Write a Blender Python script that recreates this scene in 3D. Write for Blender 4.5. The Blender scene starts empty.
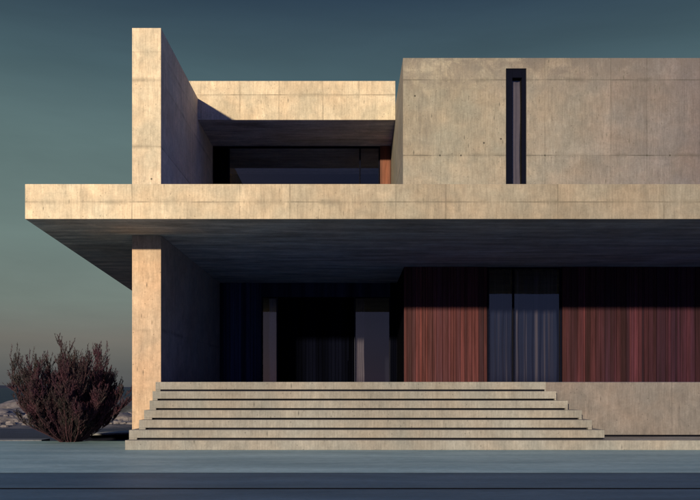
import bpy, bmesh, math, random
from mathutils import Vector, noise
random.seed(7)
SC = bpy.context.scene
COL = SC.collection
R = math.radians

# ------------------------------------------------------------ camera
EYE = 1.207
cam_d = bpy.data.cameras.new('camera'); cam = bpy.data.objects.new('camera', cam_d); COL.objects.link(cam)
cam.location = (0, 0, EYE); cam.rotation_euler = (R(90), 0, 0)
cam_d.sensor_width = 36; cam_d.lens = 36 * 750 / 700
cam_d.shift_y = (388 - 250) / 700
cam_d.clip_start = 0.1; cam_d.clip_end = 40000
SC.camera = cam

# ------------------------------------------------------------ world
SUN = Vector((0.336, 1.0, -0.2)).normalized()          # direction the light travels
sun_el = math.asin(-SUN.z)
W = bpy.data.worlds.new('World'); SC.world = W; W.use_nodes = True
nt = W.node_tree; nt.nodes.clear()
def N(t, kind, **kw):
    n = t.nodes.new(kind)
    for k, v in kw.items(): setattr(n, k, v)
    return n
out = N(nt, 'ShaderNodeOutputWorld'); bg = N(nt, 'ShaderNodeBackground'); bg.inputs[1].default_value = 0.09
sky = N(nt, 'ShaderNodeTexSky', sky_type='NISHITA'); sky.sun_disc = False
sky.sun_elevation = sun_el
sky.sun_rotation = math.atan2(-SUN.x, -SUN.y)           # azimuth of the sun, from +Y clockwise towards +X
sky.air_density = 1.0; sky.dust_density = 1.0; sky.ozone_density = 2.0
tc = N(nt, 'ShaderNodeTexCoord'); sep = N(nt, 'ShaderNodeSeparateXYZ')
nt.links.new(tc.outputs['Generated'], sep.inputs[0])
ramp = N(nt, 'ShaderNodeValToRGB')
els = ramp.color_ramp.elements
els[0].position = 0.0; els[0].color = (.085, .090, .098, 1)
els[1].position = .72; els[1].color = (.045, .105, .25, 1)
for p, c in ((.024, (.102, .106, .108)), (.062, (.158, .148, .132)), (.11, (.172, .208, .182)), (.19, (.150, .207, .186)), (.30, (.118, .182, .178)), (.38, (.066, .115, .130)), (.46, (.026, .050, .078))):
    e = els.new(p); e.color = (*c, 1)
nt.links.new(sep.outputs[2], ramp.inputs[0])
# the physical sky drives the light; the thin evening veil of cloud sets its colour
veil = N(nt, 'ShaderNodeMixRGB', blend_type='MIX'); veil.inputs[0].default_value = 0.95
sc10 = N(nt, 'ShaderNodeMixRGB', blend_type='MULTIPLY'); sc10.inputs[0].default_value = 1; sc10.inputs[2].default_value = (9.5, 9.5, 9.5, 1)
# behind the camera the sky is set deep blue, as added fill for the shade
back = N(nt, 'ShaderNodeMapRange'); back.inputs[1].default_value = -.25; back.inputs[2].default_value = .35; back.inputs[3].default_value = 1; back.inputs[4].default_value = 0
nt.links.new(sep.outputs[1], back.inputs[0])
deep = N(nt, 'ShaderNodeMixRGB', blend_type='MIX'); deep.inputs[2].default_value = (.044, .080, .31, 1)
nt.links.new(back.outputs[0], deep.inputs[0]); nt.links.new(ramp.outputs[0], deep.inputs[1])
nt.links.new(deep.outputs[0], sc10.inputs[1])
mp = N(nt, 'ShaderNodeMapping'); mp.inputs['Scale'].default_value = (1.6, 1.6, 9)
nz = N(nt, 'ShaderNodeTexNoise'); nz.inputs['Scale'].default_value = 1.5; nz.inputs['Detail'].default_value = 7; nz.inputs['Roughness'].default_value = .55; nz.inputs['Distortion'].default_value = .4
nt.links.new(tc.outputs['Generated'], mp.inputs[0]); nt.links.new(mp.outputs[0], nz.inputs[0])
cr = N(nt, 'ShaderNodeMapRange'); cr.inputs[1].default_value = .3; cr.inputs[2].default_value = .75; cr.inputs[3].default_value = .90; cr.inputs[4].default_value = 1.14
nt.links.new(nz.outputs[0], cr.inputs[0])
cl = N(nt, 'ShaderNodeMixRGB', blend_type='MULTIPLY'); cl.inputs[0].default_value = 1
nt.links.new(sky.outputs[0], veil.inputs[1]); nt.links.new(sc10.outputs[0], veil.inputs[2])
nt.links.new(veil.outputs[0], cl.inputs[1]); nt.links.new(cr.outputs[0], cl.inputs[2])
nt.links.new(cl.outputs[0], bg.inputs[0]); nt.links.new(bg.outputs[0], out.inputs[0])

# ------------------------------------------------------------ sun + exposure
sd = bpy.data.lights.new('sun', 'SUN'); sd.energy = 5.0; sd.angle = R(1.5); sd.color = (1.0, .82, .54)
so = bpy.data.objects.new('sun', sd); COL.objects.link(so)
so.rotation_euler = SUN.to_track_quat('-Z', 'Y').to_euler(); so.location = (-20, -60, 20)
SC.view_settings.view_transform = 'Standard'; SC.view_settings.look = 'None'
SC.view_settings.exposure = 0.15; SC.view_settings.gamma = 1; SC.view_settings.use_curve_mapping = False
SC.render.engine = 'CYCLES'
SC.cycles.caustics_reflective = False; SC.cycles.caustics_refractive = False; SC.cycles.max_bounces = 8; SC.cycles.diffuse_bounces = 3; SC.cycles.transparent_max_bounces = 12

# ------------------------------------------------------------ helpers
def X(px, D): return (px - 350) / 750 * D
def Z(py, D): return EYE + (388 - py) / 750 * D

class G:
    """small node-graph helper"""
    def __init__(s, name):
        s.m = bpy.data.materials.new(name); s.m.use_nodes = True
        s.t = s.m.node_tree; s.t.nodes.clear()
        s.out = s.n('ShaderNodeOutputMaterial')
    def n(s, kind, **kw): return N(s.t, kind, **kw)
    def l(s, a, b): s.t.links.new(a, b)
    def put(s, sock, v):
        if isinstance(v, (int, float)): sock.default_value = v
        elif isinstance(v, tuple): sock.default_value = v if len(v) != 3 or sock.type == 'VECTOR' else (*v, 1)
        else: s.l(v, sock)
    def math(s, op, a, b=0.0, c=None):
        n = s.n('ShaderNodeMath', operation=op); s.put(n.inputs[0], a); s.put(n.inputs[1], b)
        if c is not None: s.put(n.inputs[2], c)
        return n.outputs[0]
    def mix(s, f, a, b, mode='MIX'):
        n = s.n('ShaderNodeMixRGB', blend_type=mode); s.put(n.inputs[0], f); s.put(n.inputs[1], a); s.put(n.inputs[2], b)
        return n.outputs[0]
    def comb(s, x, y, z):
        n = s.n('ShaderNodeCombineXYZ'); s.put(n.inputs[0], x); s.put(n.inputs[1], y); s.put(n.inputs[2], z); return n.outputs[0]
    def noise(s, v, scale, detail=4, rough=.55, dist=0):
        n = s.n('ShaderNodeTexNoise'); s.l(v, n.inputs['Vector'])
        n.inputs['Scale'].default_value = scale; n.inputs['Detail'].default_value = detail
        n.inputs['Roughness'].default_value = rough; n.inputs['Distortion'].default_value = dist
        return n.outputs[0]
    def rng(s, v, a, b, c, d):
        n = s.n('ShaderNodeMapRange'); s.put(n.inputs[0], v)
        for i, q in enumerate((a, b, c, d)): n.inputs[i + 1].default_value = q
        return n.outputs[0]
    def white(s, v, dim='1D'):
        n = s.n('ShaderNodeTexWhiteNoise', noise_dimensions=dim)
        s.l(v, n.inputs['W'] if dim == '1D' else n.inputs['Vector']); return n.outputs[0]
    def bump(s, h, strength, dist):
        n = s.n('ShaderNodeBump'); n.inputs['Strength'].default_value = strength; n.inputs['Distance'].default_value = dist
        s.l(h, n.inputs['Height']); return n.outputs[0]
    def surf(s, col, rough, nrm=None, spec=.3, metal=0):
        b = s.n('ShaderNodeBsdfPrincipled'); s.put(b.inputs['Base Color'], col); s.put(b.inputs['Roughness'], rough)
        b.inputs['Specular IOR Level'].default_value = spec; b.inputs['Metallic'].default_value = metal
        if nrm is not None: s.l(nrm, b.inputs['Normal'])
        s.l(b.outputs[0], s.out.inputs[0]); return b

def concrete(name, col, vj=(), hj=(), holes=(), board=.105, tone=.10, stain=.35, seed=0.0, steps=False, light_falloff=None, topz=None):
    """board-marked in-situ concrete. vj / hj: x and z of the formwork joints (front faces); holes: tie holes (x,z)"""
    g = G(name)
    geo = g.n('ShaderNodeNewGeometry')
    p = g.n('ShaderNodeSeparateXYZ'); g.l(geo.outputs['Position'], p.inputs[0])
    nn = g.n('ShaderNodeSeparateXYZ'); g.l(geo.outputs['True Normal'], nn.inputs[0])
    front = g.math('GREATER_THAN', g.math('ABSOLUTE', nn.outputs[1]), .5)
    flat = g.math('GREATER_THAN', g.math('ABSOLUTE', nn.outputs[2]), .5)
    px, py, pz = p.outputs
    u = g.math('ADD', g.math('MULTIPLY', px, front), g.math('MULTIPLY', py, g.math('SUBTRACT', 1.0, front)))
    v = g.math('ADD', g.math('MULTIPLY', px, flat), g.math('MULTIPLY', pz, g.math('SUBTRACT', 1.0, flat)))
    if steps: v, u = u, v
    us = g.math('ADD', u, seed)
    vs = g.math('ADD', v, seed * 1.7)
    # per-board tone
    bi = g.math('FLOOR', g.math('DIVIDE', us, board))
    bt = g.rng(g.white(bi), 0, 1, 1 - tone * .45, 1 + tone * .45)
    bf = g.math('FRACT', g.math('DIVIDE', us, board))
    seam = g.math('MINIMUM', bf, g.math('SUBTRACT', 1.0, bf))
    seamm = g.rng(seam, 0, .045, 0, 1)
    streakv = g.comb(g.math('MULTIPLY', us, 9.0), g.math('MULTIPLY', vs, 1.9), 0.0)
    finev = g.comb(g.math('MULTIPLY', us, 34.0), g.math('MULTIPLY', vs, 3.2), 0.0)
    iso = g.comb(us, vs, seed)
    n_st = g.noise(streakv, 1.0, 6, .65)
    n_fi = g.noise(finev, 1.0, 4, .6)
    n_big = g.noise(iso, .55, 5, .6, .3)
    n_mid = g.noise(iso, 2.6, 8, .72, .5)
    n_gr = g.noise(iso, 24.0, 6, .8)
    f = g.math('MULTIPLY', bt, g.rng(n_big, .3, .7, .84, 1.14))
    f = g.math('MULTIPLY', f, g.rng(n_mid, .30, .70, .78, 1.18))
    f = g.math('MULTIPLY', f, g.rng(n_st, .28, .72, .87, 1.12))
    f = g.math('MULTIPLY', f, g.rng(n_fi, .28, .72, .84, 1.13))
    f = g.math('MULTIPLY', f, g.rng(n_gr, .3, .7, .85, 1.14))
    f = g.math('MULTIPLY', f, g.rng(seamm, 0, 1, .955, 1.0))
    # underside: long form-board marks
    fl = g.noise(g.comb(g.math('MULTIPLY', us, 3.4), g.math('MULTIPLY', vs, .42), seed), 1.0, 6, .7, .3)
    f = g.math('MULTIPLY', f, g.math('ADD', 1.0, g.math('MULTIPLY', flat, g.rng(fl, .33, .67, -.42, .5))))
    colr = g.mix(1.0, (1.0, 1.0, 1.0), f, 'MULTIPLY')
    hue = g.mix(g.rng(g.noise(iso, 1.3, 3), .35, .65, 0, 1), col, tuple(c * k for c, k in zip(col, (1.05, .96, .90))))
    base = g.mix(1.0, hue, colr, 'MULTIPLY')
    if vj or hj:
        # each formwork panel cured to a slightly different tone
        idx = g.math('ADD', 0.37, seed)
        for q in vj:
            q = q[0] if isinstance(q, tuple) else q
            idx = g.math('ADD', idx, g.math('MULTIPLY', g.math('GREATER_THAN', px, q), front))
        for q in hj:
            q = q[0] if isinstance(q, tuple) else q
            idx = g.math('ADD', idx, g.math('MULTIPLY', g.math('GREATER_THAN', pz, q), 23.0))
        base = g.mix(1.0, base, g.rng(g.white(idx), 0, 1, .925, 1.065), 'MULTIPLY')
    if light_falloff:
        # sun falloff along the house painted into the colour, wavering with the stains
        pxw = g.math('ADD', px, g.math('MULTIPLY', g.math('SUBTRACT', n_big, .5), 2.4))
        for (xa, xb, cc_) in light_falloff:
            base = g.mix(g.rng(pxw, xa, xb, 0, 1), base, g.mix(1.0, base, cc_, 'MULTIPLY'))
    # run-down stains
    sv = g.comb(g.math('MULTIPLY', us, 5.0), g.math('MULTIPLY', vs, .45), 3.3 + seed)
    sm = g.math('MULTIPLY', g.rng(g.noise(sv, 1.0, 6, .7, .3), .53, .72, 0, 1), g.rng(g.noise(iso, .8, 4), .42, .62, 0, 1))
    base = g.mix(g.math('MULTIPLY', sm, stain), base, tuple(c * k for c, k in zip(col, (.42, .40, .44))))
    # soot below the top edge and just above joints, in uneven tongues
    if topz is not None:
        tz = g.rng(g.math('ADD', pz, g.math('MULTIPLY', g.math('SUBTRACT', n_st, .5), 1.2)), topz - 1.1, topz + .1, 0, 1)
        tm = g.math('MULTIPLY', g.math('MULTIPLY', tz, g.rng(g.noise(iso, 1.7, 7, .75, .8), .40, .54, 0, 1)), front)
        base = g.mix(g.math('MULTIPLY', tm, .7), base, tuple(c * k for c, k in zip(col, (.40, .37, .44))))
    # short vertical dark flecks and pores
    vo = g.n('ShaderNodeTexVoronoi'); g.l(g.comb(g.math('MULTIPLY', us, 9.5), g.math('MULTIPLY', vs, 2.4), seed), vo.inputs['Vector']); vo.inputs['Scale'].default_value = 1.0
    rnd = g.n('ShaderNodeSeparateColor'); g.l(vo.outputs['Color'], rnd.inputs[0])
    fle = g.math('MULTIPLY', g.rng(vo.outputs['Distance'], .04, .19, 1, 0), g.math('GREATER_THAN', rnd.outputs[0], .58))
    fle = g.math('MULTIPLY', fle, g.rng(n_mid, .42, .54, 0, 1))
    base = g.mix(g.math('MULTIPLY', fle, .88), base, tuple(c * .32 for c in col))
    vo2 = g.n('ShaderNodeTexVoronoi'); g.l(iso, vo2.inputs['Vector']); vo2.inputs['Scale'].default_value = 9.0
    rnd2 = g.n('ShaderNodeSeparateColor'); g.l(vo2.outputs['Color'], rnd2.inputs[0])
    pore = g.math('MULTIPLY', g.rng(vo2.outputs['Distance'], .06, .16, 1, 0), g.math('GREATER_THAN', rnd2.outputs[1], .45))
    base = g.mix(g.math('MULTIPLY', pore, .55), base, tuple(c * .3 for c in col))
    height = g.math('ADD', g.math('MULTIPLY', n_gr, .5), g.math('MULTIPLY', n_fi, .7))
    height = g.math('ADD', height, g.math('MULTIPLY', bt, 1.6))
    height = g.math('ADD', height, g.math('MULTIPLY', seamm, .5))
    height = g.math('SUBTRACT', height, pore)
    jm = None
    jfade = g.rng(g.noise(iso, 1.1, 4, .6), .40, .60, .30, 1.0)
    for x0 in vj:
        w = .010
        x0, k = (x0 if isinstance(x0, tuple) else (x0, .75)); k *= .8
        d = g.math('ABSOLUTE', g.math('SUBTRACT', px, x0))
        q = g.math('MULTIPLY', g.math('MULTIPLY', g.rng(d, w * .5, w * 1.3, k, 0), jfade), front)
        jm = q if jm is None else g.math('MAXIMUM', jm, q)
    wob = g.math('MULTIPLY', g.math('SUBTRACT', g.noise(iso, 2.0, 3), .5), .012)
    for z0 in hj:
        w = .010
        z0, k = (z0 if isinstance(z0, tuple) else (z0, .75)); k *= .95
        d = g.math('ABSOLUTE', g.math('SUBTRACT', g.math('ADD', pz, wob), z0))
        q = g.math('MULTIPLY', g.math('MULTIPLY', g.rng(d, w * .5, w * 1.6, k, 0), jfade), g.math('SUBTRACT', 1.0, flat))
        # soot gathered along the joint, uneven
        q2 = g.math('MULTIPLY', g.math('MULTIPLY', g.rng(d, .0, .07, .45, 0), g.rng(g.noise(iso, 1.4, 4), .45, .65, 0, 1)), g.math('SUBTRACT', 1.0, flat))
        q = g.math('MAXIMUM', q, q2)
        jm = q if jm is None else g.math('MAXIMUM', jm, q)
    for (hx, hz) in holes:
        dv = g.n('ShaderNodeVectorMath', operation='DISTANCE'); g.l(g.comb(px, 0.0, pz), dv.inputs[0]); dv.inputs[1].default_value = (hx, 0, hz)
        q = g.math('MULTIPLY', g.rng(dv.outputs['Value'], .016, .026, .95, 0), front)
        jm = q if jm is None else g.math('MAXIMUM', jm, q)
    if jm is not None:
        base = g.mix(jm, base, tuple(c * .18 for c in col))
        height = g.math('SUBTRACT', height, g.math('MULTIPLY', jm, 3.0))
    g.surf(base, g.rng(n_mid, .3, .7, .72, .92), g.bump(height, .55, .004), .25)
    return g.m

def wood(name, ca, cb, rough=.45, dark=.4, spec=.22, falloff=()):
    g = G(name)
    geo = g.n('ShaderNodeNewGeometry')
    p = g.n('ShaderNodeSeparateXYZ'); g.l(geo.outputs['Position'], p.inputs[0])
    rnd = geo.outputs['Random Per Island']
    u = g.math('ADD', p.outputs[0], p.outputs[1])
    iso = g.comb(g.math('MULTIPLY', u, 26.0), g.math('MULTIPLY', rnd, 30.0), g.math('MULTIPLY', p.outputs[2], .9))
    n1 = g.noise(iso, 1.0, 6, .65, .6)
    n2 = g.noise(g.comb(g.math('MULTIPLY', u, 120.0), g.math('MULTIPLY', rnd, 11.0), g.math('MULTIPLY', p.outputs[2], 2.5)), 1.0, 4, .6)
    c = g.mix(rnd, ca, cb)
    c = g.mix(g.rng(n1, .35, .7, 0, .8), c, tuple(q * dark for q in ca))
    r2 = g.math('FRACT', g.math('MULTIPLY', rnd, 17.31))
    grp = g.noise(g.comb(g.math('MULTIPLY', u, 3.2), 0.0, g.math('MULTIPLY', p.outputs[2], .12)), 1.0, 3, .6)
    c = g.mix(1.0, c, g.rng(grp, .36, .64, .5, 1.35), 'MULTIPLY')
    tone = g.math('MULTIPLY', g.rng(r2, 0, 1, .5, 1.3), g.rng(n2, .3, .7, .86, 1.1))
    c = g.mix(1.0, c, tone, 'MULTIPLY')
    for (xa, xb, cc_) in falloff:  # fading sunlight along x, painted into the timber colour
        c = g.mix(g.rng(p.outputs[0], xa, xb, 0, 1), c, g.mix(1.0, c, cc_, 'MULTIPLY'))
    g.surf(c, g.rng(n1, .3, .7, rough, rough + .2), g.bump(g.math('ADD', n1, g.math('MULTIPLY', n2, .4)), .35, .003), spec)
    return g.m

def simple(name, col, rough=.5, spec=.4, metal=0, var=.12, scale=8.0, bump=.15):
    g = G(name)
    tcn = g.n('ShaderNodeTexCoord')
    n1 = g.noise(tcn.outputs['Object'], scale, 5, .6)
    c = g.mix(1.0, col, g.rng(n1, .25, .75, 1 - var, 1 + var), 'MULTIPLY')
    g.surf(c, rough, g.bump(n1, bump, .004), spec, metal)
    return g.m

def glass(name, tint=(.68, .72, .78), base=.06, gain=1.6):
    g = G(name)
    fr = g.n('ShaderNodeFresnel'); fr.inputs['IOR'].default_value = 1.5
    geo = g.n('ShaderNodeNewGeometry')
    nrm = g.bump(g.noise(geo.outputs['Position'], 1.1, 2, .4), .03, .02)
    f = g.math('MINIMUM', g.math('MULTIPLY_ADD', fr.outputs[0], gain, base), 1.0)
    tr = g.n('ShaderNodeBsdfTransparent'); tr.inputs[0].default_value = (*tint, 1)
    gl = g.n('ShaderNodeBsdfGlossy'); gl.inputs['Roughness'].default_value = .015; gl.inputs['Color'].default_value = (1.0, .86, .62, 1)
    g.l(nrm, gl.inputs['Normal'])
    mx = g.n('ShaderNodeMixShader'); g.l(f, mx.inputs[0]); g.l(tr.outputs[0], mx.inputs[1]); g.l(gl.outputs[0], mx.inputs[2])
    g.l(mx.outputs[0], g.out.inputs[0]); return g.m

def empty(name, loc, label=None, cat=None, group=None):
    o = bpy.data.objects.new(name, None); o.location = loc; o.empty_display_size = .3; COL.objects.link(o)
    tag(o, label, cat, group); return o
def tag(o, label=None, cat=None, group=None, kind=None):
    if label: o['label'] = label
    if cat: o['category'] = cat
    if group: o['group'] = group
    if kind: o['kind'] = kind
    return o
def root_of(o):
    v = Vector((0, 0, 0))
    while o is not None: v = v + Vector(o.location); o = o.parent
    return v

def link(name, verts, faces, mat, parent=None, smooth=False, bevel=0, base=None):
    """verts in world metres; origin is put at the parent's base (or the thing's own base)"""
    org = root_of(parent) if parent else Vector(base or (0, 0, 0))
    me = bpy.data.meshes.new(name)
    me.from_pydata([tuple(Vector(v) - org) for v in verts], [], faces); me.validate(); me.update()
    bm = bmesh.new(); bm.from_mesh(me); bmesh.ops.recalc_face_normals(bm, faces=bm.faces); bm.to_mesh(me); bm.free()
    if mat is not None: me.materials.append(mat)
    if smooth: me.polygons.foreach_set('use_smooth', [True] * len(me.polygons))
    o = bpy.data.objects.new(name, me); COL.objects.link(o)
    if parent: o.parent = parent
    else: o.location = org
    if bevel:
        b = o.modifiers.new('edge', 'BEVEL'); b.width = bevel; b.segments = 2; b.limit_method = 'ANGLE'; b.angle_limit = R(40)
    return o

class MB:
    def __init__(s): s.v = []; s.f = []
    def box(s, x0, x1, y0, y1, z0, z1):
        b = len(s.v)
        s.v += [(x, y, z) for z in (z0, z1) for y in (y0, y1) for x in (x0, x1)]
        s.f += [[b + i for i in q] for q in ((0, 2, 3, 1), (4, 5, 7, 6), (0, 1, 5, 4), (2, 6, 7, 3), (0, 4, 6, 2), (1, 3, 7, 5))]; return s
    def prism(s, poly, a0, a1, axis='z'):
        b = len(s.v); n = len(poly)
        for a in (a0, a1):
            for (p, q) in poly: s.v.append((p, q, a) if axis == 'z' else (a, p, q))
        s.f.append([b + i for i in range(n)][::-1]); s.f.append([b + n + i for i in range(n)])
        for i in range(n):
            j = (i + 1) % n; s.f.append([b + i, b + j, b + n + j, b + n + i])
        return s
    def tube(s, pts, radii, sides=6):
        b = len(s.v); up = Vector((.31, .17, .93))
        for i, p in enumerate(pts):
            p = Vector(p); a = Vector(pts[max(0, i - 1)]); c = Vector(pts[min(len(pts) - 1, i + 1)])
            t = (c - a)
            if t.length < 1e-6: t = Vector((0, 0, 1))
            t.normalize(); e = t.cross(up)
            if e.length < .05: e = t.cross(Vector((1, 0, 0)))
            e.normalize(); w = t.cross(e)
            for k in range(sides):
                an = 2 * math.pi * k / sides
                s.v.append(tuple(p + (e * math.cos(an) + w * math.sin(an)) * radii[i]))
        for i in range(len(pts) - 1):
            for k in range(sides):
                k2 = (k + 1) % sides
                s.f.append([b + i * sides + k, b + i * sides + k2, b + (i + 1) * sides + k2, b + (i + 1) * sides + k])
        return s
    def build(s, name, mat, parent=None, **kw): return link(name, s.v, s.f, mat, parent, **kw)

def holed_wall(x0, x1, z0, z1, y0, y1, holes):
    """wall with rectangular openings as one closed mesh; holes: (xa, xb, za, zb)"""
    xs = sorted({x0, x1, *[h[0] for h in holes], *[h[1] for h in holes]})
    zs = sorted({z0, z1, *[h[2] for h in holes], *[h[3] for h in holes]})
    solid = {}
    for i in range(len(xs) - 1):
        for j in range(len(zs) - 1):
            cx = (xs[i] + xs[i + 1]) / 2; cz = (zs[j] + zs[j + 1]) / 2
            solid[i, j] = not any(h[0] < cx < h[1] and h[2] < cz < h[3] for h in holes)
    V = {}; vs = []; fs = []
    def vid(i, j, k):
        if (i, j, k) not in V: V[i, j, k] = len(vs); vs.append((xs[i], (y0, y1)[k], zs[j]))
        return V[i, j, k]
    for (i, j), ok in solid.items():
        if not ok: continue
        fs.append([vid(i, j, 0), vid(i + 1, j, 0), vid(i + 1, j + 1, 0), vid(i, j + 1, 0)])
        fs.append([vid(i, j, 1), vid(i, j + 1, 1), vid(i + 1, j + 1, 1), vid(i + 1, j, 1)])
        for (di, dj, a, b) in ((-1, 0, (i, j), (i, j + 1)), (1, 0, (i + 1, j), (i + 1, j + 1)), (0, -1, (i, j), (i + 1, j)), (0, 1, (i, j + 1), (i + 1, j + 1))):
            if not solid.get((i + di, j + dj), False):
                fs.append([vid(*a, 0), vid(*b, 0), vid(*b, 1), vid(*a, 1)])
    return vs, fs

# ------------------------------------------------------------ key distances (m)
DS, DP, DB, DL, DW, DR, DU = 15.0, 16.6, 17.7, 20.64, 20.95, 24.1, 22.86   # slab, pier wall, block, roof beam, timber wall, recess, upper glazing
BACK = 30.0; RIGHT = 13.5
zS0, zS1 = Z(219, DS), Z(184, DS)
xPa, xPb = X(132, DP), X(161, DP)
zWall = Z(28, DP)
zL0, zL1 = Z(120, DL), Z(81, DL)
xB = X(403, DB); zB = Z(58, DB)
STEP = .1903; zF = STEP * 7

CC = (.57, .515, .415)                     # warm concrete
CG = (.275, .268, .235)                     # greyer concrete of the upper block
CP = (.175, .166, .172)
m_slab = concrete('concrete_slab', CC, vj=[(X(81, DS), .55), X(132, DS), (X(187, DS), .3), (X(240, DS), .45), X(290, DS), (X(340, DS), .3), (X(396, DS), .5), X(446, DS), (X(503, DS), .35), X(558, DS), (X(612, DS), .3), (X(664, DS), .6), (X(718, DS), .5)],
                  hj=[(Z(202, DS), .7)], stain=.42, seed=.0, light_falloff=[(X(110, DS), X(420, DS), (.50, .51, .54)), (X(420, DS), X(700, DS), (.84, .86, .92))])  # slab colour dims rightwards to paint the fading sunlight
m_wall = concrete('concrete_pier', CC, hj=[Z(147, DP), (Z(80, DP), .35), (Z(52, DP), .3)], seed=3.1, stain=.35, holes=[(X(151.5, DP), Z(179, DP))])
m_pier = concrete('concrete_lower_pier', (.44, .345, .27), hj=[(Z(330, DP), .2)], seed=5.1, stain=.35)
m_beam = concrete('concrete_roof', (.53, .475, .375), vj=[X(201, DL), X(240, DL), X(279, DL), X(323, DL), X(359, DL), X(396, DL)], hj=[(Z(95, DL), .7)], seed=7.7)
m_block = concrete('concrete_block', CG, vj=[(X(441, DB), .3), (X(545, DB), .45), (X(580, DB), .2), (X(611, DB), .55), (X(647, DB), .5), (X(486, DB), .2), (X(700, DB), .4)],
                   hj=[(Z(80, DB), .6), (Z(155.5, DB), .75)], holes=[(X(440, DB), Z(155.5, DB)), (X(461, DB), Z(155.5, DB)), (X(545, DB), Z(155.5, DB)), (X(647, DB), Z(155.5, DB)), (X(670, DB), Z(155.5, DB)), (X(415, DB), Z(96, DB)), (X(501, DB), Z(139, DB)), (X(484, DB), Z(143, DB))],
                   seed=11.3, stain=.6, board=.16, tone=.05, topz=zB, light_falloff=[(X(460, DB), X(700, DB), (.52, .50, .66))])  # block colour darkens to the right, standing in for sun falloff
m_pod = concrete('concrete_podium', CP, vj=[(X(672, 15.72), .6)], seed=17.9, stain=.5, board=.14, tone=.06)
m_step = concrete('concrete_steps', (.235, .24, .24), seed=23.0, stain=.3, board=.4, tone=.03)
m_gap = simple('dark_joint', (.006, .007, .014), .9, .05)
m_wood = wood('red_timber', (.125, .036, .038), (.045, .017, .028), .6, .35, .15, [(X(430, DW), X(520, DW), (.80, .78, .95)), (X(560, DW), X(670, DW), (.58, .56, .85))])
m_woodor = wood('orange_timber', (.27, .085, .045), (.22, .07, .04))
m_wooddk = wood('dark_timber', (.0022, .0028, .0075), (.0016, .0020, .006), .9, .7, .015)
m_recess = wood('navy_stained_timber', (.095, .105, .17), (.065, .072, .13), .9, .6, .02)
m_metal = simple('dark_metal', (.003, .004, .011), .8, .03)
m_glass = glass('window_glass')
m_in = simple('interior', (.01, .01, .016), .9, .1)

# ============================================================ HOUSE
house = empty('concrete_house', (0, 16, 0), 'board marked concrete house with cantilevered slab, tall fin wall and dark red timber cladding', 'house')

# cantilevered slab with splayed left end
kx = (X(132, 26.1) - X(25, DS)) / (26.1 - DS)
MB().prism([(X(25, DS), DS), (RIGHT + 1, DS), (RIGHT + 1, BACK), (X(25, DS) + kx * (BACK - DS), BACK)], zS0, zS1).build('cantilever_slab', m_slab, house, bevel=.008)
# pier wall below and above the slab
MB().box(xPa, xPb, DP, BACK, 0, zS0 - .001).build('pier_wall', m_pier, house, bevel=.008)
MB().prism([(DP, zS1 + .001), (BACK, zS1 + .001), (BACK, zL0 - .001), (DL - .002, zL0 - .001), (DL - .002, zWall), (DP, zWall)], xPa, xPb, 'x').build('fin_wall', m_wall, house, bevel=.008)
MB().box(xPa - .03, xPa - .002, DP + .25, BACK - .02, .02, zS0 - .004).build('bounce_blocker', m_recess, house)  # added on the unseen outer face to stop warm bounce light
# roof beam / upper roof
MB().box(xPa, xB - .002, DL, BACK, zL0, zL1).build('roof_slab', m_beam, house, bevel=.008)
# upper block with slot window
sx0, sx1, sz1 = X(506, DB), X(526.5, DB), Z(68.5, DB)
sz0 = zS1 + .12
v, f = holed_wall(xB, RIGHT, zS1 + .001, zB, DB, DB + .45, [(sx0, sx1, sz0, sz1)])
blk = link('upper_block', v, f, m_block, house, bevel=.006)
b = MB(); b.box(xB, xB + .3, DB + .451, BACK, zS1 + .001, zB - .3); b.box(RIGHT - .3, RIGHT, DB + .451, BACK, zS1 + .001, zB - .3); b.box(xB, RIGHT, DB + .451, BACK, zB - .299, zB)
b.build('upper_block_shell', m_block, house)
# back and side walls closing the building
b = MB(); b.box(xPb + .01, RIGHT, BACK - .3, BACK - .02, zF, zS0 - .002); b.box(RIGHT - .3, RIGHT, DW + .3, BACK - .31, zF, zS0 - .002)
b.build('rear_wall', m_block, house)
b = MB(); b.box(xPb + .01, xB - .01, BACK - .3, BACK - .02, zS1 + .002, zL0 - .002); b.build('upper_rear_wall', m_block, house)
b = MB(); b.box(xB + .31, RIGHT - .31, BACK - .3, BACK - .02, zS1 + .002, zB - .31); b.build('block_rear_wall', m_block, house)

# podium
st_R7 = X(546, 15.68)
pod = MB()
pod.prism([(-4.06, 16.0), (st_R7 - .12, 16.0), (st_R7 - .12, 15.72), (RIGHT, 15.72), (RIGHT, BACK), (xPb + .002, BACK), (xPb + .002, 16.6), (-4.06, 16.6)], STEP + .038, zF)
pod.build('podium', m_pod, house, bevel=.006)
MB().box(-4.04, RIGHT - .02, 15.98, BACK, .004, STEP + .037).build('podium_recess', m_gap, house)

m_bounce = simple('blue_bounce', (.045, .10, .36), .7, .1)  # unreal blue, chosen to bounce navy fill into the shade
MB().prism([(-4.0, 16.1), (RIGHT - .1, 16.1), (RIGHT - .1, BACK - .35), (xPb + .01, BACK - .35), (xPb + .01, 16.65), (-4.0, 16.65)], zF - .02, zF + .004).build('floor_blue_reflector', m_bounce, house)  # unseen sheet added on the podium as a blue reflector
MB().box(X(25, DS) + .25, RIGHT, DS + .25, DP - .01, zS1 - .02, zS1 + .0025).build('deck_blue_reflector', m_bounce, house)  # terrace sheets added out of view, only to colour the bounce light
MB().box(xPb + .01, xB - .01, DP, BACK - .35, zS1 - .02, zS1 + .0025).build('deck_blue_reflector', m_bounce, house)
MB().box(xB + .01, RIGHT, DP, DB - .01, zS1 - .02, zS1 + .0025).build('deck_blue_reflector', m_bounce, house)
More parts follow.
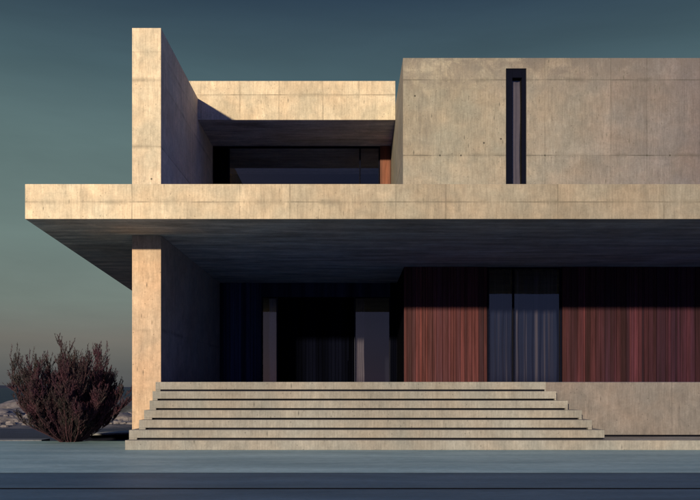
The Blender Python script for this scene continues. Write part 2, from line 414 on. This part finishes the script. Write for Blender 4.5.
# ground floor: timber walls ----------------------------------------------
def planks(x0, x1, z0, z1, y, name, mat, wlo=.05, whi=.17, parent=house, gap=.009, jit=.022):
    b = MB(); x = x0
    while x < x1 - .01:
        w = min(random.uniform(wlo, whi), x1 - x)
        if x1 - x - w < wlo * .5: w = x1 - x
        d = random.uniform(0, jit)
        b.box(x, x + w - gap, y - .03 - d, y, z0, z1); x += w
    return b.build(name, mat, parent, bevel=.0025)
wx0, wa, wb = X(404, DW), X(487, DW), X(562, DW)
zc = zS0 - .003
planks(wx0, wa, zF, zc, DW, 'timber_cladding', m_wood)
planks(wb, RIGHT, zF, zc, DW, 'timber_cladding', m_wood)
b = MB(); b.box(wx0, wa, DW + .001, DW + .22, zF, zc); b.box(wb, RIGHT, DW + .001, DW + .22, zF, zc); b.build('timber_wall_core', m_metal, house)
# return wall of the recess
MB().box(wx0, wx0 + .2, DW + .221, DR + .2, zF, zc).build('recess_side_wall', m_wooddk, house)
# living room window
def window(name, x0, x1, z0, z1, y, mull=(), fw=.05, fd=.12, trans=None, parent=house):
    fr = MB()
    fr.box(x0, x1, y, y + fd, z0, z0 + fw); fr.box(x0, x1, y, y + fd, z1 - fw, z1)
    fr.box(x0, x0 + fw, y, y + fd, z0 + fw, z1 - fw); fr.box(x1 - fw, x1, y, y + fd, z0 + fw, z1 - fw)
    win = fr.build(name, m_metal, parent, bevel=.003)
    for mx in mull:
        MB().box(mx - .022, mx + .022, y - .004, y + fd - .01, z0 + fw + .001, z1 - fw - .001).build('mullion', m_metal, win)
    cuts = [x0 + fw, *mull, x1 - fw]
    for i in range(len(cuts) - 1):
        a = cuts[i] + (.022 if i else 0); c = cuts[i + 1] - (.022 if i < len(cuts) - 2 else 0)
        link('pane', [(a, y + .05, z0 + fw), (c, y + .05, z0 + fw), (c, y + .05, z1 - fw), (a, y + .05, z1 - fw)], [[0, 1, 2, 3]], m_glass, win)
    return win
window('window', wa + .01, wb - .01, zF + .002, zc, DW - .01, [X(513.5, DW)])
# recess wall: door between two glazed side lights
ra, rb = xPb + .003, wx0 - .001
g0, g1 = X(262, DR), X(277, DR)
h0, h1 = X(355, DR), X(390, DR)
zh = Z(297, DR)
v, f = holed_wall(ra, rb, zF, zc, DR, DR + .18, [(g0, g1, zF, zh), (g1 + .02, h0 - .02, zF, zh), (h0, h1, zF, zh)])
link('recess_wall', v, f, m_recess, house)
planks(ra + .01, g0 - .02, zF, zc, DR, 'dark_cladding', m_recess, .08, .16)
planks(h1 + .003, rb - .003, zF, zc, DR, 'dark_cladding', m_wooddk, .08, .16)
window('side_light', g0, g1, zF + .002, zh - .002, DR + .02, fw=.02, fd=.08)
window('side_light', h0, h1, zF + .002, zh - .002, DR + .02, fw=.02, fd=.08)
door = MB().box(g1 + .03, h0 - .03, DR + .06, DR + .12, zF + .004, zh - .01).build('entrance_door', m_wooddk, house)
planks(g1 + .035, h0 - .035, zF + .006, zh - .012, DR + .059, 'door_boards', m_wooddk, .09, .13, parent=door)
MB().tube([(h0 - .22, DR - .02, zF + .75), (h0 - .22, DR - .02, zF + 1.55)], [.012, .012], 8).build('handle', m_metal, door)

# upper terrace glazing
ux1 = X(380, DU)
ug0 = X(213, DU)
zt = zL0 - .003
zt0 = zS1 + .003
MB().box(xPb + .003, X(228, DU) , DU, DU + .2, zt0, zt).build('terrace_wall', m_wooddk, house)
window('terrace_window', X(228, DU) + .002, ux1, zt0, zt, DU, [X(360, DU)], fw=.04)
planks(ux1 + .004, xB - .004, zt0, zt, DU + .02, 'terrace_panel', m_woodor, .5, .6)
# slot window of the block: dark lining, pane and frame
fr = MB(); lw = .03
fr.box(sx0 + .001, sx0 + .16, DB + .04, DB + .44, sz0 + .002, sz1 - .001)
fr.box(sx1 - .10, sx1 - .001, DB + .04, DB + .44, sz0 + .002, sz1 - .001)
fr.box(sx0 + .161, sx1 - .101, DB + .04, DB + .44, sz1 - .2, sz1 - .001)
sw = fr.build('slot_window', m_metal, house, bevel=.003)
link('pane', [(sx0 + .16, DB + .14, sz0), (sx1 - .1, DB + .14, sz0), (sx1 - .1, DB + .14, sz1 - .2), (sx0 + .16, DB + .14, sz1 - .2)], [[0, 1, 2, 3]], m_glass, sw)
# interior shells, so the glass looks into rooms
b = MB(); b.box(wx0 + .21, RIGHT - .31, DW + 3.5, DW + 3.6, zF, zc); b.build('living_room_wall', m_in, house)
b = MB(); b.box(ra, wx0, DR + 2.5, DR + 2.6, zF, zc); b.build('hall_wall', m_in, house)
b = MB(); b.box(xPb + .01, xB - .01, DU + 3, DU + 3.1, zt0, zt); b.build('bedroom_wall', m_in, house)
MB().box(xB + .31, RIGHT - .31, DB + 2.5, DB + 2.6, zt0, zB - .31).build('block_room_wall', m_in, house)

# ============================================================ STAIRS
stairs = empty('entrance_stairs', (0, 15.3, 0), 'broad flight of seven pale concrete steps with dark shadow gaps', 'stairs')
L = [125, 129, 139, 144, 149.5, 152.5, 155.5]
Rr = [None, 604.5, 592, 582, 568, 556.5, 546]
sl = [None, 137, 145.6, 152, 156, 157.5, 160.5]
sr = [None, None, 588, 579, 565.5, 554.7, 544.6]
TR = .18
for k in range(1, 8):
    y0 = 14.6 + TR * (k - 1)
    xl = X(L[k - 1], y0); xr = RIGHT if k == 1 else X(Rr[k - 1], y0)
    z0 = .002 if k == 1 else STEP * (k - 1) + .036
    z1 = STEP * k if k < 7 else zF + .003
    xi = st_R7 - .125
    def plan(a, c, yf):
        if k == 7: return [(a, yf), (c, yf), (c, 15.717), (xi, 15.717), (xi, 15.998), (a, 15.998)] if c > xi else [(a, yf), (c, yf), (c, 15.998), (a, 15.998)]
        return [(a, yf), (c, yf), (c, 15.717), (xi, 15.717), (xi, 15.998), (a, 15.998)] if c > xi else [(a, yf), (c, yf), (c, 15.998), (a, 15.998)]
    s = MB(); s.prism(plan(xl, xr, y0), z0, z1)
    if k > 1:
        a = X(sl[k - 1], y0); c = xr if sr[k - 1] is None else X(sr[k - 1], y0)
        s.box(xl, a, y0, y0 + .16, STEP * (k - 1) + .0005, z0)
        if sr[k - 1] is not None: s.box(c, xr, y0, min(y0 + .16, 15.717), STEP * (k - 1) + .0005, z0)
    st = s.build('step', m_step, stairs, bevel=.005)
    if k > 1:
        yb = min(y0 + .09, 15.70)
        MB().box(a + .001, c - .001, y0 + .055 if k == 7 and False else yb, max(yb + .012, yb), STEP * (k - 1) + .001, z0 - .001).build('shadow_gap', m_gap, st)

# dark recess under the podium face right of the stairs
MB().box(st_R7 - .1, RIGHT - .02, 15.80, 15.97, STEP + .001, STEP + .0375).build('recess_strip', m_gap, house)

# ============================================================ CURTAINS
def curtain(name, x0, x1, z0, z1, y, col, amp, wl, label, group=None, seed=1):
    rr = random.Random(seed)
    n = max(8, int((x1 - x0) / .012)); vs = []; fs = []
    ph = 0; offs = []
    w = wl
    for i in range(n + 1):
        ph += (x1 - x0) / n / w * 2 * math.pi
        if math.sin(ph) > .98: w = wl * rr.uniform(.6, 1.5)
        offs.append(math.sin(ph) * amp + math.sin(ph * .37 + seed) * amp * .4)
    rows = 10
    for j in range(rows + 1):
        t = j / rows
        for i in range(n + 1):
            x = x0 + (x1 - x0) * i / n
            vs.append((x + .01 * math.sin(j * .9 + i * .05), y + offs[i] * (1.1 - .35 * t), z0 + (z1 - z0) * t))
    for j in range(rows):
        for i in range(n): a = j * (n + 1) + i; fs.append([a, a + 1, a + n + 2, a + n + 1])
    o = link(name, vs, fs, col, None, smooth=True, base=((x0 + x1) / 2, y, z0))
    so_ = o.modifiers.new('cloth', 'SOLIDIFY'); so_.thickness = .003
    tag(o, label, 'curtain', group); return o
g = G('lit_fold_curtain_cloth'); geo = g.n('ShaderNodeNewGeometry'); pp = g.n('ShaderNodeSeparateXYZ'); g.l(geo.outputs['Position'], pp.inputs[0])
st_ = g.noise(g.comb(g.math('MULTIPLY', pp.outputs[0], 9.0), 3.0, g.math('MULTIPLY', pp.outputs[2], .05)), 1.0, 3, .7)
g.surf(g.mix(g.rng(st_, .52, .66, 0, 1), (.018, .022, .046), (.14, .11, .125)), .9, None, .05); m_curt = g.m  # pale stripes paint sunlit pleat folds into the cloth
m_curt3 = simple('grey_curtain_cloth', (.62, .52, .56), .85, .1, var=.1)
m_curt2 = simple('pale_curtain_cloth', (.16, .13, .15), .85, .1, var=.1)
mm = X(513.5, DW)
curtain('curtain', wa + .08, mm - .03, zF + .01, zc - .04, DW + .22, m_curt, .045, .15, 'dark pleated curtain behind the narrow left pane of the large ground floor window', seed=2)
curtain('curtain', mm + .03, wb - .08, zF + .01, zc - .04, DW + .22, m_curt, .045, .17, 'dark pleated curtain behind the wide right pane of the large ground floor window', seed=5)
curtain('curtain', X(268.5, DR), g1 - .02, zF + .01, zh - .03, DR + .16, m_curt3, .02, .09, 'narrow mauve curtain behind the slim glass left of the entrance door', seed=3)
curtain('curtain', h0 + .02, X(364.5, DR), zF + .01, zh - .03, DR + .16, m_curt2, .02, .09, 'narrow mauve curtain behind the glass right of the entrance door', seed=4)
curtain('curtain', sx0 + .17, sx1 - .11, sz0 + .01, sz1 - .22, DB + .22, m_curt2, .012, .1, 'narrow mauve curtain inside the tall slot window of the upper block', seed=6)

# ============================================================ GROUND
def sheet(name, pts, z, mat, th=None):
    o = link(name, [(x, y, z) for x, y in pts], [list(range(len(pts)))], mat); tag(o, kind='structure'); return o
def ground_mat(name, ca, cb, scale, rough=.8, bump=.3, bd=.02, stretch=(1, 1, 1), lines=None):
    g = G(name); geo = g.n('ShaderNodeNewGeometry'); mpn = g.n('ShaderNodeMapping'); mpn.inputs['Scale'].default_value = stretch
    g.l(geo.outputs['Position'], mpn.inputs[0])
    a = g.noise(mpn.outputs[0], scale, 8, .65, .2); bb = g.noise(mpn.outputs[0], scale * 14, 5, .7); c2 = g.noise(mpn.outputs[0], scale * .2, 4, .6)
    c = g.mix(g.rng(a, .35, .65, 0, 1), ca, cb)
    c = g.mix(1.0, c, g.rng(bb, .3, .7, .72, 1.25), 'MULTIPLY')
    c = g.mix(1.0, c, g.rng(c2, .3, .7, .82, 1.15), 'MULTIPLY')
    if lines:
        p = g.n('ShaderNodeSeparateXYZ'); g.l(geo.outputs['Position'], p.inputs[0])
        fr_ = g.math('FRACT', g.math('DIVIDE', g.math('ADD', p.outputs[0], 40.35), lines))
        q = g.rng(g.math('MINIMUM', fr_, g.math('SUBTRACT', 1.0, fr_)), 0, .006 / lines * 1.5, .5, 0)
        c = g.mix(q, c, tuple(k * .3 for k in ca))
    g.surf(c, rough, g.bump(g.math('ADD', a, g.math('MULTIPLY', bb, .5)), bump, bd), .3)
    return g.m
m_plaza = ground_mat('plaza_stone', (.33, .49, .53), (.21, .35, .40), 1.1, .6, .3, .006, (.35, 1.6, 1))
m_dark = ground_mat('dark_paving', (.062, .120, .19), (.036, .083, .14), 1.6, .6, .15, .006, (.4, 1.5, 1))
m_earth = ground_mat('dark_earth', (.10, .088, .09), (.045, .045, .055), .8, .9, .7, .06, (.5, 1.6, 1))
m_shore = ground_mat('shore_stones', (.42, .38, .37), (.08, .08, .09), .9, .85, 1.0, .2, (.45, 1.2, 1))
m_pale = ground_mat('pale_path', (.30, .31, .33), (.22, .23, .25), 1.0, .7, .1, .01)
sheet('plaza', [(-60, 10.68), (60, 10.68), (60, 17.1), (-60, 17.1)], 0.0, m_plaza)
b = MB(); b.box(-60, 60, 9.1125, 10.66, -.2, -.004); o = b.build('paving_band', m_dark); tag(o, kind='structure')
b = MB(); b.box(-60, 60, 8.9985, 9.112, -.2, -.0046); o = b.build('paving_joint', m_gap); tag(o, kind='structure')
b = MB(); b.box(-60, 60, -30, 8.998, -.2, -.006); o = b.build('lower_paving', m_dark); tag(o, kind='structure')

def terrain_z(x, y):
    if y < 17.2: return -.22
    t = (y - 17.2) / 68
    z = -.10 - 1.08 * min(1, t) - max(0, y - 85) * .03
    amp = min(1, (y - 17.2) / 14)
    z += amp * .13 * noise.noise(Vector((x * .12, y * .22, 1.3)))
    if 26 < y < 62:
        k = min(1, (y - 26) / 5, (62 - y) / 8)
        z += k * .16 * abs(noise.noise(Vector((x * .5, y * .9, 4.2))))
    return z
def grid(name, xs, ys, zf, mat):
    vs = [(x, y, zf(x, y)) for y in ys for x in xs]; nx = len(xs)
    fs = [[j * nx + i, j * nx + i + 1, (j + 1) * nx + i + 1, (j + 1) * nx + i] for j in range(len(ys) - 1) for i in range(nx - 1)]
    o = link(name, vs, fs, mat, smooth=True); tag(o, kind='structure'); return o
xs = [-400, -250, -160, -110, -80, -60] + [-50 + .5 * i for i in range(121)] + [20, 40, 70, 120, 200, 400]
ys = [-60, 0, 17.19, 17.2] + [17.6 + .45 * i for i in range(110)] + [68, 72, 77, 82, 87, 95, 110, 140]
# ground: earth mixed with shore stones by distance from the house
g = G('ground_mix'); geo = g.n('ShaderNodeNewGeometry'); pp = g.n('ShaderNodeSeparateXYZ'); g.l(geo.outputs['Position'], pp.inputs[0])
mpn = g.n('ShaderNodeMapping'); mpn.inputs['Scale'].default_value = (.35, 1, 1); g.l(geo.outputs['Position'], mpn.inputs[0])
a = g.noise(mpn.outputs[0], .55, 8, .7, .4); bb = g.noise(geo.outputs['Position'], 9, 6, .7); a2 = g.noise(mpn.outputs[0], 2.2, 6, .7, .6)
yy = g.math('ADD', pp.outputs[1], g.math('MULTIPLY', g.math('SUBTRACT', a, .5), 14.0))
m1 = g.math('MULTIPLY', g.rng(yy, 27, 30, 0, 1), g.rng(yy, 50, 62, 1, .25))
earth = g.mix(g.rng(a2, .35, .65, 0, 1), (.042, .058, .10), (.025, .035, .062))
stone = g.mix(g.rng(a2, .42, .58, 0, 1), (.25, .235, .25), (.045, .05, .07))
c = g.mix(m1, earth, stone); c = g.mix(1.0, c, g.rng(bb, .25, .75, .7, 1.25), 'MULTIPLY')
g.surf(c, .9, g.bump(g.math('ADD', a2, g.math('MULTIPLY', bb, .3)), .8, .12), .2)
grid('ground', xs, ys, terrain_z, g.m)
# pale path edge slanting away beyond the plaza
def strip(name, pts, dz, mat):
    o = link(name, [(x, y, terrain_z(x, y) * 0 + dz) for x, y in pts], [list(range(len(pts)))], mat); tag(o, kind='structure'); return o
pp1 = [(X(80, 18.9), 18.9), (X(190, 21.6), 20.6), (X(190, 21.6), 23.6), (X(80, 18.9), 19.3)]
b = MB(); b.prism(pp1, .0, .045); o = b.build('path', m_pale, bevel=.006); tag(o, kind='structure')
b = MB(); b.prism([(p[0], p[1] + .35) for p in pp1], -.5, -.001); b.box(X(84, 18), X(150, 18), 17.25, 18.7, -.5, -.10); o = b.build('shade_soil_bed', m_gap); tag(o, kind='structure')  # near-black base paints the shade gap under the path; box is soil
m_dull = ground_mat('dull_kerb', (.10, .115, .15), (.07, .08, .11), 1.0, .8, .2, .01)
b = MB(); b.prism([(-30, 17.7), (X(50, 18.3), 17.8), (X(50, 18.3), 18.3), (-30, 19.2)], -.3, -.02); o = b.build('path_edge', m_dull, bevel=.006); tag(o, kind='structure')

# sea
g = G('sea_water'); geo = g.n('ShaderNodeNewGeometry'); mpn = g.n('ShaderNodeMapping'); mpn.inputs['Scale'].default_value = (.25, 1, 1); g.l(geo.outputs['Position'], mpn.inputs[0])
w1 = g.noise(mpn.outputs[0], .35, 8, .65, .5); w2 = g.noise(mpn.outputs[0], .03, 5, .6)
g.surf(g.mix(g.rng(w2, .35, .65, 0, 1), (.004, .012, .028), (.007, .018, .036)), .5, g.bump(w1, .9, .6), .35)
o = link('sea', [(-9000, 70, -1.0), (9000, 70, -1.0), (9000, 14000, -1.0), (-9000, 14000, -1.0)], [[0, 1, 2, 3]], g.m); tag(o, kind='structure')
# distant hills
m_hill = simple('hill', (.045, .055, .085), .95, .1, scale=.004)
vs = []; fs = []; nx = 120
for i in range(nx + 1):
    x = -9000 + 18000 * i / nx
    hgt = 14 + 26 * max(0, noise.noise(Vector((x * .0009, 2.2, 0))) + .25) + 5 * noise.noise(Vector((x * .006, 5.2, 0)))
    for (yy_, zz_) in ((7600, -2), (7900, hgt * .7), (8300, hgt), (9500, -2)): vs.append((x, yy_, zz_))
for i in range(nx):
    for k in range(3): a = i * 4 + k; fs.append([a, a + 4, a + 5, a + 1])
o = link('hills', vs, fs, m_hill, smooth=True); tag(o, kind='structure')

# shore boulders -------------------------------------------------------------
m_rock = ground_mat('pale_rock', (.20, .185, .20), (.09, .085, .10), 1.4, .9, .6, .05)
m_rockd = ground_mat('dark_rock', (.06, .07, .09), (.03, .035, .05), 1.4, .9, .6, .05)
def rock(cx, cy, r, squash, mat, seed):
    bm = bmesh.new(); bmesh.ops.create_icosphere(bm, subdivisions=3, radius=1)
    for v_ in bm.verts:
        n_ = noise.noise(v_.co * 1.1 + Vector((seed, 0, 0))) * .45 + noise.noise(v_.co * 2.6 + Vector((0, seed, 0))) * .18
        v_.co *= 1 + n_; v_.co.x *= 1.35; v_.co.z *= squash
    bmesh.ops.scale(bm, vec=(r, r, r), verts=bm.verts)
    me = bpy.data.meshes.new('boulder'); bm.to_mesh(me); bm.free(); me.materials.append(mat)
    o = bpy.data.objects.new('boulder', me); COL.objects.link(o); o.location = (cx, cy, terrain_z(cx, cy) + r * squash * .15); o.rotation_euler.z = seed
    return o
RK = [(16, 60, 2.0, .42, m_rock, 'large pale boulder on the shore left of the bush, highest above the sea'),
      (25, 63, 1.5, .5, m_rock, 'pale boulder on the shore half hidden by the left edge of the bush'),
      (4, 50, 1.1, .32, m_rock, 'flat pale boulder at the left edge of the photo'),
      (9, 36, .55, .35, m_rock, 'small pale boulder nearest the left edge of the plaza'),
      (121, 58, 2.0, .40, m_rockd, 'dark boulder on the shore right beside the concrete pier'),
      (110, 66, 2.4, .45, m_rockd, 'dark boulder showing between the bush and the pier'),
      (117, 42, .8, .30, m_rock, 'low pale boulder between bush and pier'),
      (128, 38, .6, .32, m_rock, 'small pale boulder touching the pier edge in view')]
for i, (px_, D_, r_, sq, mt, lb) in enumerate(RK):
    o = rock(X(px_, D_), D_, r_, sq, mt, i * 3.7 + 1); tag(o, lb, 'boulder', 'boulders on the shore')
# uncountable rubble between them
b = MB(); rr = random.Random(3)
for i in range(1500):
    y = rr.uniform(29, 56); x = rr.uniform(-32, -4); x = X(rr.uniform(-60, 230), y)
    if noise.noise(Vector((x * .25, y * .5, 9))) < -.12: continue
    z = terrain_z(x, y); s_ = rr.uniform(.06, .2); n0 = len(b.v)
    ring = [(x + math.cos(a_) * s_ * rr.uniform(.8, 1.7), y + math.sin(a_) * s_ * rr.uniform(.7, 1.1)) for a_ in [k * math.pi / 3 for k in range(6)]]
    for q in ring: b.v.append((q[0], q[1], z - .05))
    for q in ring: b.v.append((x + (q[0] - x) * .6, y + (q[1] - y) * .6, z + s_ * rr.uniform(.35, .6)))
    b.f.append([n0 + 6 + k for k in range(6)])
    for k in range(6): k2 = (k + 1) % 6; b.f.append([n0 + k, n0 + k2, n0 + 6 + k2, n0 + 6 + k])
o = b.build('shore_rubble', m_rock, base=(-10, 40, -.5)); tag(o, 'band of small pale stones along the shore', 'stones', kind='stuff')

# ============================================================ BUSH
rr = random.Random(21)
BX, BY = X(70.5, 16.95), 16.95
bush = empty('bush', (BX, BY, 0), 'dense dry purple brown bush spreading beside the concrete pier', 'bush')
g = G('bush_bark'); tcn = g.n('ShaderNodeTexCoord')
g.surf(g.mix(g.noise(tcn.outputs['Object'], 12, 4), (.11, .048, .062), (.03, .018, .027)), .8, None, .2); m_bark = g.m
g = G('bush_leaf'); geo = g.n('ShaderNodeNewGeometry'); tcn = g.n('ShaderNodeTexCoord')
r_ = geo.outputs['Random Per Island']
c = g.mix(r_, (.014, .009, .020), (.085, .032, .052)); c = g.mix(g.rng(g.noise(tcn.outputs['Object'], 1.8, 3), .4, .62, 0, .8), c, (.03, .032, .03))
g.surf(c, .75, None, .2); m_leaf = g.m
stems = MB(); twigs = MB(); leaves = MB()
def leaf(p, d, L_, w_):
    d = d.normalized(); e = d.cross(Vector((rr.uniform(-1, 1), rr.uniform(-1, 1), rr.uniform(-1, 1))))
    if e.length < .1: return
    e.normalize(); n0 = len(leaves.v)
    for q in (p, p + d * L_ * .5 + e * w_, p + d * L_, p + d * L_ * .5 - e * w_): leaves.v.append(tuple(q))
    leaves.f.append([n0, n0 + 1, n0 + 2, n0 + 3])
def grow(p, d, length, rad, depth, mb):
    n = 7 if depth == 0 else 5
    pts = [p.copy()]; q = p.copy(); dd = d.copy()
    for i in range(n):
        dd = (dd + Vector((rr.uniform(-1, 1), rr.uniform(-1, 1), rr.uniform(-.5, 1))) * (.12 if depth == 0 else .16) + Vector((0, 0, .03 if depth == 0 else .10))).normalized()
        q = q + dd * length / n; pts.append(q.copy())
    mb.tube(pts, [rad * (1 - .8 * i / n) for i in range(n + 1)], 5 if depth == 0 else 3)
    if depth == 0:
        for k in range(24):
            t = rr.uniform(.06, 1.0); i = min(n - 1, int(t * n)); b0 = pts[i].lerp(pts[i + 1], t * n - i)
            ax = (pts[i + 1] - pts[i]).normalized()
            side = Vector((rr.uniform(-1, 1), rr.uniform(-1, 1), rr.uniform(-.2, .9)))
            grow(b0, (ax * 1.0 + side * .75).normalized(), length * rr.uniform(.14, .30), rad * .35, 1, twigs)
    if depth == 1:
        for k in range(4):
            t = rr.uniform(.15, .9); i = min(n - 1, int(t * n)); b0 = pts[i]
            ax = (pts[i + 1] - pts[i]).normalized()
            grow(b0, (ax + Vector((rr.uniform(-1, 1), rr.uniform(-1, 1), rr.uniform(-.2, 1))) * .7).normalized(), length * rr.uniform(.35, .6), rad * .6, 2, twigs)
    if depth >= 1:
        for i in range(n):
            for k in range(6 if depth == 2 else 5):
                b0 = pts[i].lerp(pts[i + 1], rr.random()); ax = (pts[i + 1] - pts[i]).normalized()
                leaf(b0, ax + Vector((rr.uniform(-1, 1), rr.uniform(-1, 1), rr.uniform(-.2, 1))) * .55, rr.uniform(.03, .075), rr.uniform(.003, .0065))
NS = 150
for s_ in range(NS):
    az = rr.uniform(0, 2 * math.pi); tilt = math.acos(1 - rr.random() * .50) if s_ > 26 else rr.uniform(.7, 1.02)
    d = Vector((math.sin(tilt) * math.cos(az), math.sin(tilt) * math.sin(az), math.cos(tilt)))
    # envelope: tall in the middle, wide at mid-height
    Lmax = 2.02 * (1 - .38 * (tilt / 1.15) ** 2)
    ln = Lmax * rr.uniform(.58, 1.0)
    if rr.random() < .12: ln = Lmax * rr.uniform(1.05, 1.14)
    p0 = Vector((BX + d.x * .16, BY + d.y * .16, -.05))
    grow(p0, d, ln, rr.uniform(.007, .015), 0, stems)
stems.build('stem', m_bark, bush); twigs.build('twig', m_bark, bush); leaves.build('foliage', m_leaf, bush)
